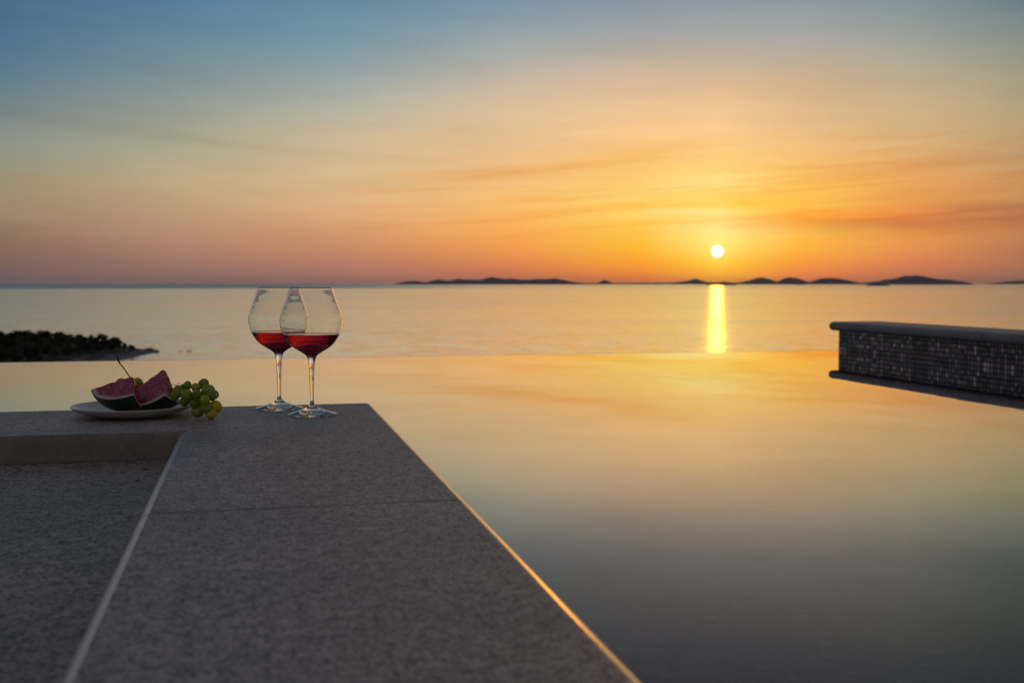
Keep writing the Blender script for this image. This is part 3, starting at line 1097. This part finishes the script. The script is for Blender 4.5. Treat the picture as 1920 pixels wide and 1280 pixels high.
# ------------------------------------------------------------------ plate
m_plate, ppn, pp = mat('glazed_ceramic')
ppn.put(pp.inputs['Base Color'], ppn.ramp(ppn.noise(objc(ppn), 30, 3), [(0.3, (0.50, 0.47, 0.44)), (0.7, (0.60, 0.57, 0.54))]))
pp.inputs['Roughness'].default_value = 0.28
PD = 1.945
pc = atd(249, 700, PD)
plate = [(0.0, 0.0050), (0.050, 0.0052), (0.066, 0.0066), (0.082, 0.0105), (0.095, 0.0155), (0.1025, 0.0190), (0.1038, 0.0188), (0.1040, 0.0176), (0.098, 0.0130), (0.086, 0.0072),
         (0.072, 0.0030), (0.060, 0.0012), (0.056, 0.0), (0.053, 0.0), (0.052, 0.0018), (0.0, 0.0022)]
po = obj('plate', lathe(smooth_profile(plate, 4), 96), m_plate, None, smooth=True, label='shallow off-white ceramic plate holding watermelon and grapes on the coping', cat='plate')
po.location = (pc.x, pc.y, 0.0003)

# ------------------------------------------------------------------ watermelon wedges
def melon_mats():
    m, nt, p = mat('watermelon_flesh')
    a = nt.n.new('ShaderNodeAttribute')
    a.attribute_name = 'rad'
    k = a.outputs['Fac']
    P = objc(nt)
    fib = nt.noise(P, 130, 4, 0.7, 1.0)
    big = nt.noise(P, 28, 3, 0.6)
    c = nt.ramp(fib, [(0.34, (0.14, 0.006, 0.02)), (0.5, (0.40, 0.03, 0.07)), (0.68, (0.62, 0.15, 0.20))])
    c = nt.mix(1.0, c, nt.comb(*[nt.mr(big, 0.3, 0.7, 0.75, 1.2)] * 3), 'MULTIPLY')
    kk = nt.m('ADD', k, nt.m('MULTIPLY', nt.m('SUBTRACT', fib, 0.5), 0.16))
    c = nt.mix(nt.mr(kk, 0.84, 0.93, 0, 1, True), c, (0.62, 0.42, 0.40))
    nt.put(p.inputs['Base Color'], c)
    p.inputs['Roughness'].default_value = 0.36
    p.inputs['Subsurface Weight'].default_value = 0.25
    p.inputs['Subsurface Radius'].default_value = (0.006, 0.0015, 0.0015)
    p.inputs['Subsurface Scale'].default_value = 1.0
    nt.put(p.inputs['Normal'], nt.bump(nt.m('ADD', fib, big), 0.9, 0.0024))
    m2, nt2, p2 = mat('watermelon_rind')
    nt2.put(p2.inputs['Base Color'], nt2.ramp(nt2.noise(objc(nt2), 80, 3), [(0.3, (0.46, 0.50, 0.42)), (0.7, (0.62, 0.64, 0.56))]))
    p2.inputs['Roughness'].default_value = 0.4
    m3, nt3, p3 = mat('watermelon_skin')
    a3 = nt3.n.new('ShaderNodeAttribute')
    a3.attribute_name = 'ang'
    st3 = nt3.m('SINE', nt3.m('ADD', nt3.m('MULTIPLY', a3.outputs['Fac'], 9.0), nt3.m('MULTIPLY', nt3.noise(objc(nt3), 45, 4, 0.6), 5.0)))
    nt3.put(p3.inputs['Base Color'], nt3.mix(nt3.mr(st3, 0.55, 0.95), (0.010, 0.026, 0.014), (0.045, 0.075, 0.022)))
    p3.inputs['Roughness'].default_value = 0.3
    return m, m2, m3


m_flesh, m_rind, m_skin = melon_mats()


def melon(ax, ay, ad, e1, e2, ep, w, zmin, label, seed):
    """segment of a melon: ridge e1, cut faces from e2 round towards ep by w degrees (vectors: right, away, up, in photo pixels)"""
    s = ad / F
    apex = atd(ax, ay, ad)

    def vec(v):
        return (RGT * v[0] + FWD * v[1] + UP * v[2]) * s
    E1, E2 = vec(e1), vec(e2)
    E2 = E2 - E1 * (E2.dot(E1) / E1.dot(E1))
    E3 = E1.cross(E2).normalized() * E2.length
    if E3.dot(FWD) < 0:
        E3 = -E3
    root = empty('watermelon_wedge', apex, label, 'watermelon wedge', 'watermelon wedges on the plate')

    def shell(k0, k1, name, m, rough):
        bm = bmesh.new()
        rad = bm.verts.layers.float.new('rad')
        ang_ = bm.verts.layers.float.new('ang')
        NU, NA, NK = 36, 18, max(2, int((k1 - k0) * 24))

        def pt(iu, ia, ik):
            th = (math.pi / 2) * iu / NU
            a = R(w) * ia / NA
            k = k0 + (k1 - k0) * ik / NK
            p = (E1 * math.sin(th) + (E2 * math.cos(a) + E3 * math.sin(a)) * math.cos(th)) * k
            if rough:
                b = p * 60
                q = noise.noise(b + Vector((seed, 3, 1))) + 0.6 * noise.noise(b * 2.7)
                if ia in (0, NA) or iu == 0 or ik == 0:
                    amp = (0.0011 if iu else 0.0024) * min(1.0, 0.25 + k * 3)
                    p = p + Vector((noise.noise(b * 1.3), noise.noise(b * 1.3 + Vector((5, 5, 5))), q)) * amp
                if k0 == 0:
                    p = p + (E2 + E3).normalized() * 0.0055 * max(0.0, 1 - k / 0.13) * math.cos(th)
            return p, k, a

        cache = {}

        def V(iu, ia, ik):
            if k0 == 0 and ik == 0:
                ia = 0
                iu = 0
            if iu == NU:
                ia = 0
            key = (iu, ia, ik)
            if key not in cache:
                p, k, a = pt(iu, ia, ik)
                v = bm.verts.new(p)
                v[rad] = k
                v[ang_] = a
                cache[key] = v
            return cache[key]

        def F4(*q):
            u = []
            for v in q:
                if v not in u:
                    u.append(v)
            if len(u) >= 3:
                try:
                    bm.faces.new(u)
                except ValueError:
                    pass
        for iu in range(NU):
            for ik in range(NK):
                F4(V(iu, 0, ik), V(iu + 1, 0, ik), V(iu + 1, 0, ik + 1), V(iu, 0, ik + 1))
                F4(V(iu, NA, ik), V(iu, NA, ik + 1), V(iu + 1, NA, ik + 1), V(iu + 1, NA, ik))
            for ia in range(NA):
                F4(V(iu, ia, NK), V(iu + 1, ia, NK), V(iu + 1, ia + 1, NK), V(iu, ia + 1, NK))
                if k0 > 0:
                    F4(V(iu, ia, 0), V(iu, ia + 1, 0), V(iu + 1, ia + 1, 0), V(iu + 1, ia, 0))
        for ia in range(NA):
            for ik in range(NK):
                F4(V(0, ia, ik), V(0, ia, ik + 1), V(0, ia + 1, ik + 1), V(0, ia + 1, ik))
        return obj(name, bm, m, root, smooth=True, auto=55)
    a = shell(0.0, 0.925, 'flesh', m_flesh, True)
    b = shell(0.9253, 0.975, 'rind', m_rind, False)
    c = shell(0.9753, 1.0, 'skin', m_skin, False)
    lo = min((v.co.z for v in c.data.vertices)) + apex.z
    print('melon low', lo)
    root.location.z += zmin - lo
    return root


melon(251, 711, 1.945, (-76, -12, -24), (18, -57, -31), None, 52, 0.0062,
      'watermelon wedge lying low at the left of the plate, its cut face turned up', 1.0)
melon(308, 686, 1.958, (-74, 17, -51), (16, -60, -47), None, 30, 0.0062,
      'taller watermelon wedge leaning upright beside the grapes, with a crumbly broken end', 5.0)

# ------------------------------------------------------------------ grapes
m_grape, gnt2, gp2 = mat('green_grape')
info = gnt2.n.new('ShaderNodeObjectInfo')
Pg = objc(gnt2)
veil = gnt2.noise(Pg, 160, 3, 0.6)
cg = gnt2.ramp(info.outputs['Random'], [(0.0, (0.16, 0.26, 0.02)), (0.6, (0.26, 0.34, 0.022)), (1.0, (0.40, 0.42, 0.018))])
cg = gnt2.mix(1.0, cg, info.outputs['Color'], 'MULTIPLY')
cg = gnt2.mix(gnt2.mr(veil, 0.5, 0.75, 0, 0.22), cg, (0.55, 0.6, 0.45))
gnt2.put(gp2.inputs['Base Color'], cg)
gp2.inputs['Roughness'].default_value = 0.42
gp2.inputs['Subsurface Weight'].default_value = 0.85
gp2.inputs['Subsurface Radius'].default_value = (0.008, 0.007, 0.0012)
gp2.inputs['Subsurface Scale'].default_value = 1.0
m_twig, tn_, tw_ = mat('woody_stalk')
tn_.put(tw_.inputs['Base Color'], tn_.ramp(tn_.noise(objc(tn_), 300, 3), [(0.3, (0.04, 0.02, 0.015)), (0.7, (0.11, 0.06, 0.035))]))
tw_.inputs['Roughness'].default_value = 0.7
bc = atd(372, 760, 1.91)
bunch = empty('grape_bunch', (bc.x, bc.y, 0.0), 'bunch of green grapes spilling over the right rim of the plate onto the coping', 'grapes')
GR = [(351.7, 721.8, 7.8, 1.925), (382, 719.2, 10, 1.925), (367.5, 726.5, 9, 1.915), (387, 731, 9.6, 1.905), (394.5, 729, 8, 1.935), (369, 738.5, 9, 1.888), (396, 741, 10.4, 1.902),
      (402, 739, 8.5, 1.93), (384, 749, 9.6, 1.882), (350, 740, 11, 1.892), (334.5, 734, 11, 1.915), (327, 742, 10, 1.925), (363, 756, 9, 1.897), (371.5, 770, 12, 1.905),
      (386, 763.5, 10.5, 1.892), (404.5, 762, 12, 1.905), (396.5, 774.3, 11, 1.898), (346, 752, 9.5, 1.915), (325, 752, 9, 1.935), (228.5, 719, 10.5, 2.005), (258, 718, 10.5, 2.005),
      (243, 727, 10, 2.0), (275, 727, 10, 2.005), (292, 730, 10, 2.005), (309, 733, 10, 1.995), (235, 742, 10, 1.995), (255, 744, 10, 1.995), (275, 745, 10, 1.995), (296, 748, 10, 1.99),
      (318, 748, 10, 1.97), (374, 754, 9, 1.915), (345, 728, 9, 1.94), (372, 742, 9.5, 1.925), (385, 757, 10, 1.92), (356, 748, 9.5, 1.925)]
gm = None
rg_ = random.Random(3)
stalk_axis = [atd(247, 712, 2.0), atd(262, 722, 2.0), atd(300, 730, 1.985), atd(330, 736, 1.95), atd(360, 744, 1.92), atd(388, 752, 1.91)]
for gx, gy, gr_, gd in GR:
    c = atd(gx, gy, gd)
    rr = gr_ * gd / F * 0.97
    if gm is None:
        bm = bmesh.new()
        bmesh.ops.create_uvsphere(bm, u_segments=32, v_segments=20, radius=1)
        for v in bm.verts:
            # slightly pear-shaped with a small blossom scar below
            v.co.z *= 1.10
            t = v.co.z
            v.co.x *= 1 - 0.05 * t
            v.co.y *= 1 - 0.05 * t
            if t < -1.02:
                v.co.z += (-t - 1.02) * 0.6
        o = obj('grape', bm, m_grape, bunch, smooth=True)
        gm = o
    else:
        o = gm.copy()
        C.objects.link(o)
    c.z = max(c.z, rr * 1.02)
    o.location = c - bunch.location
    o.color = (1.7, 1.35, 0.4, 1) if (gx, gy) in ((404.5, 762), (396.5, 774.3)) else ((1.15, 1.1, 0.9, 1) if gy < 731 and gx > 345 else (0.85, 0.95, 1.0, 1))  # yellow of the two lower right grapes paints in light passing through them
    o.scale = (rr, rr, rr * rg_.uniform(0.96, 1.06))
    o.rotation_euler = (rg_.uniform(-.9, .9), rg_.uniform(-.9, .9), rg_.uniform(0, 6))
bm = bmesh.new()
tube(bm, [atd(219.5, 660.5, 1.99), atd(220, 668, 1.99), atd(222, 677, 1.99)], [0.0011, 0.0012, 0.0015], 10)
tube(bm, [atd(222, 676, 1.99), atd(225, 681.5, 1.99), atd(232, 690, 1.99), atd(239, 700, 1.99), atd(246, 710.5, 1.995), atd(252, 718, 2.0)], [0.0018, 0.0012, 0.0010, 0.0010, 0.0011, 0.0012], 10)
tube(bm, stalk_axis, [0.0013] * 6, 8)
for gx, gy, gr_, gd in GR:
    c = atd(gx, gy, gd)
    b = min(stalk_axis, key=lambda q: (q - c).length)
    mid_ = (c + b) / 2 + Vector((0, 0, 0.003))
    tube(bm, [b, mid_, c], [0.0008, 0.0006, 0.0007], 5)
bmesh.ops.translate(bm, verts=bm.verts[:], vec=-bunch.location)
obj('stalk', bm, m_twig, bunch, smooth=True)
bm = bmesh.new()
tube(bm, [atd(318, 722, 1.92), atd(323, 722.5, 1.92), (atd(329, 721, 1.92)), atd(335, 723, 1.92), atd(342, 727, 1.925)], [0.0005] * 5, 6)
tube(bm, [atd(322, 722.3, 1.92), atd(321.5, 719.5, 1.92), atd(323.5, 717.5, 1.92), atd(325, 719, 1.92)], [0.0004] * 4, 5)
tube(bm, [atd(333, 722.3, 1.92), atd(336, 720, 1.92), atd(335.5, 717.8, 1.92), atd(332.5, 717.5, 1.92)], [0.0004] * 4, 5)
bmesh.ops.translate(bm, verts=bm.verts[:], vec=-bunch.location)
obj('tendril', bm, m_twig, bunch, smooth=True)

# ------------------------------------------------------------------ haze over the sea
HAZE = True
if HAZE:
    bm = bmesh.new()
    top = 420.0
    bot = -45.0
    bmesh.ops.create_cube(bm, size=1, matrix=Matrix.Translation((0, 0, (top + bot) / 2)) @ Matrix.Diagonal((200000, 200000, top - bot, 1)))
    m_hz = bpy.data.materials.new('sea_haze')
    m_hz.use_nodes = True
    hz = NT(m_hz.node_tree)
    hz.n.remove(hz.n['Principled BSDF'])
    pv = hz.n.new('ShaderNodeVolumePrincipled')
    pv.inputs['Color'].default_value = (0.85, 0.87, 0.92, 1)
    pv.inputs['Density'].default_value = 5.5e-6
    pv.inputs['Anisotropy'].default_value = 0.5
    hz.l.new(pv.outputs[0], hz.n['Material Output'].inputs['Volume'])
    obj('haze', bm, m_hz, None, kind='stuff')
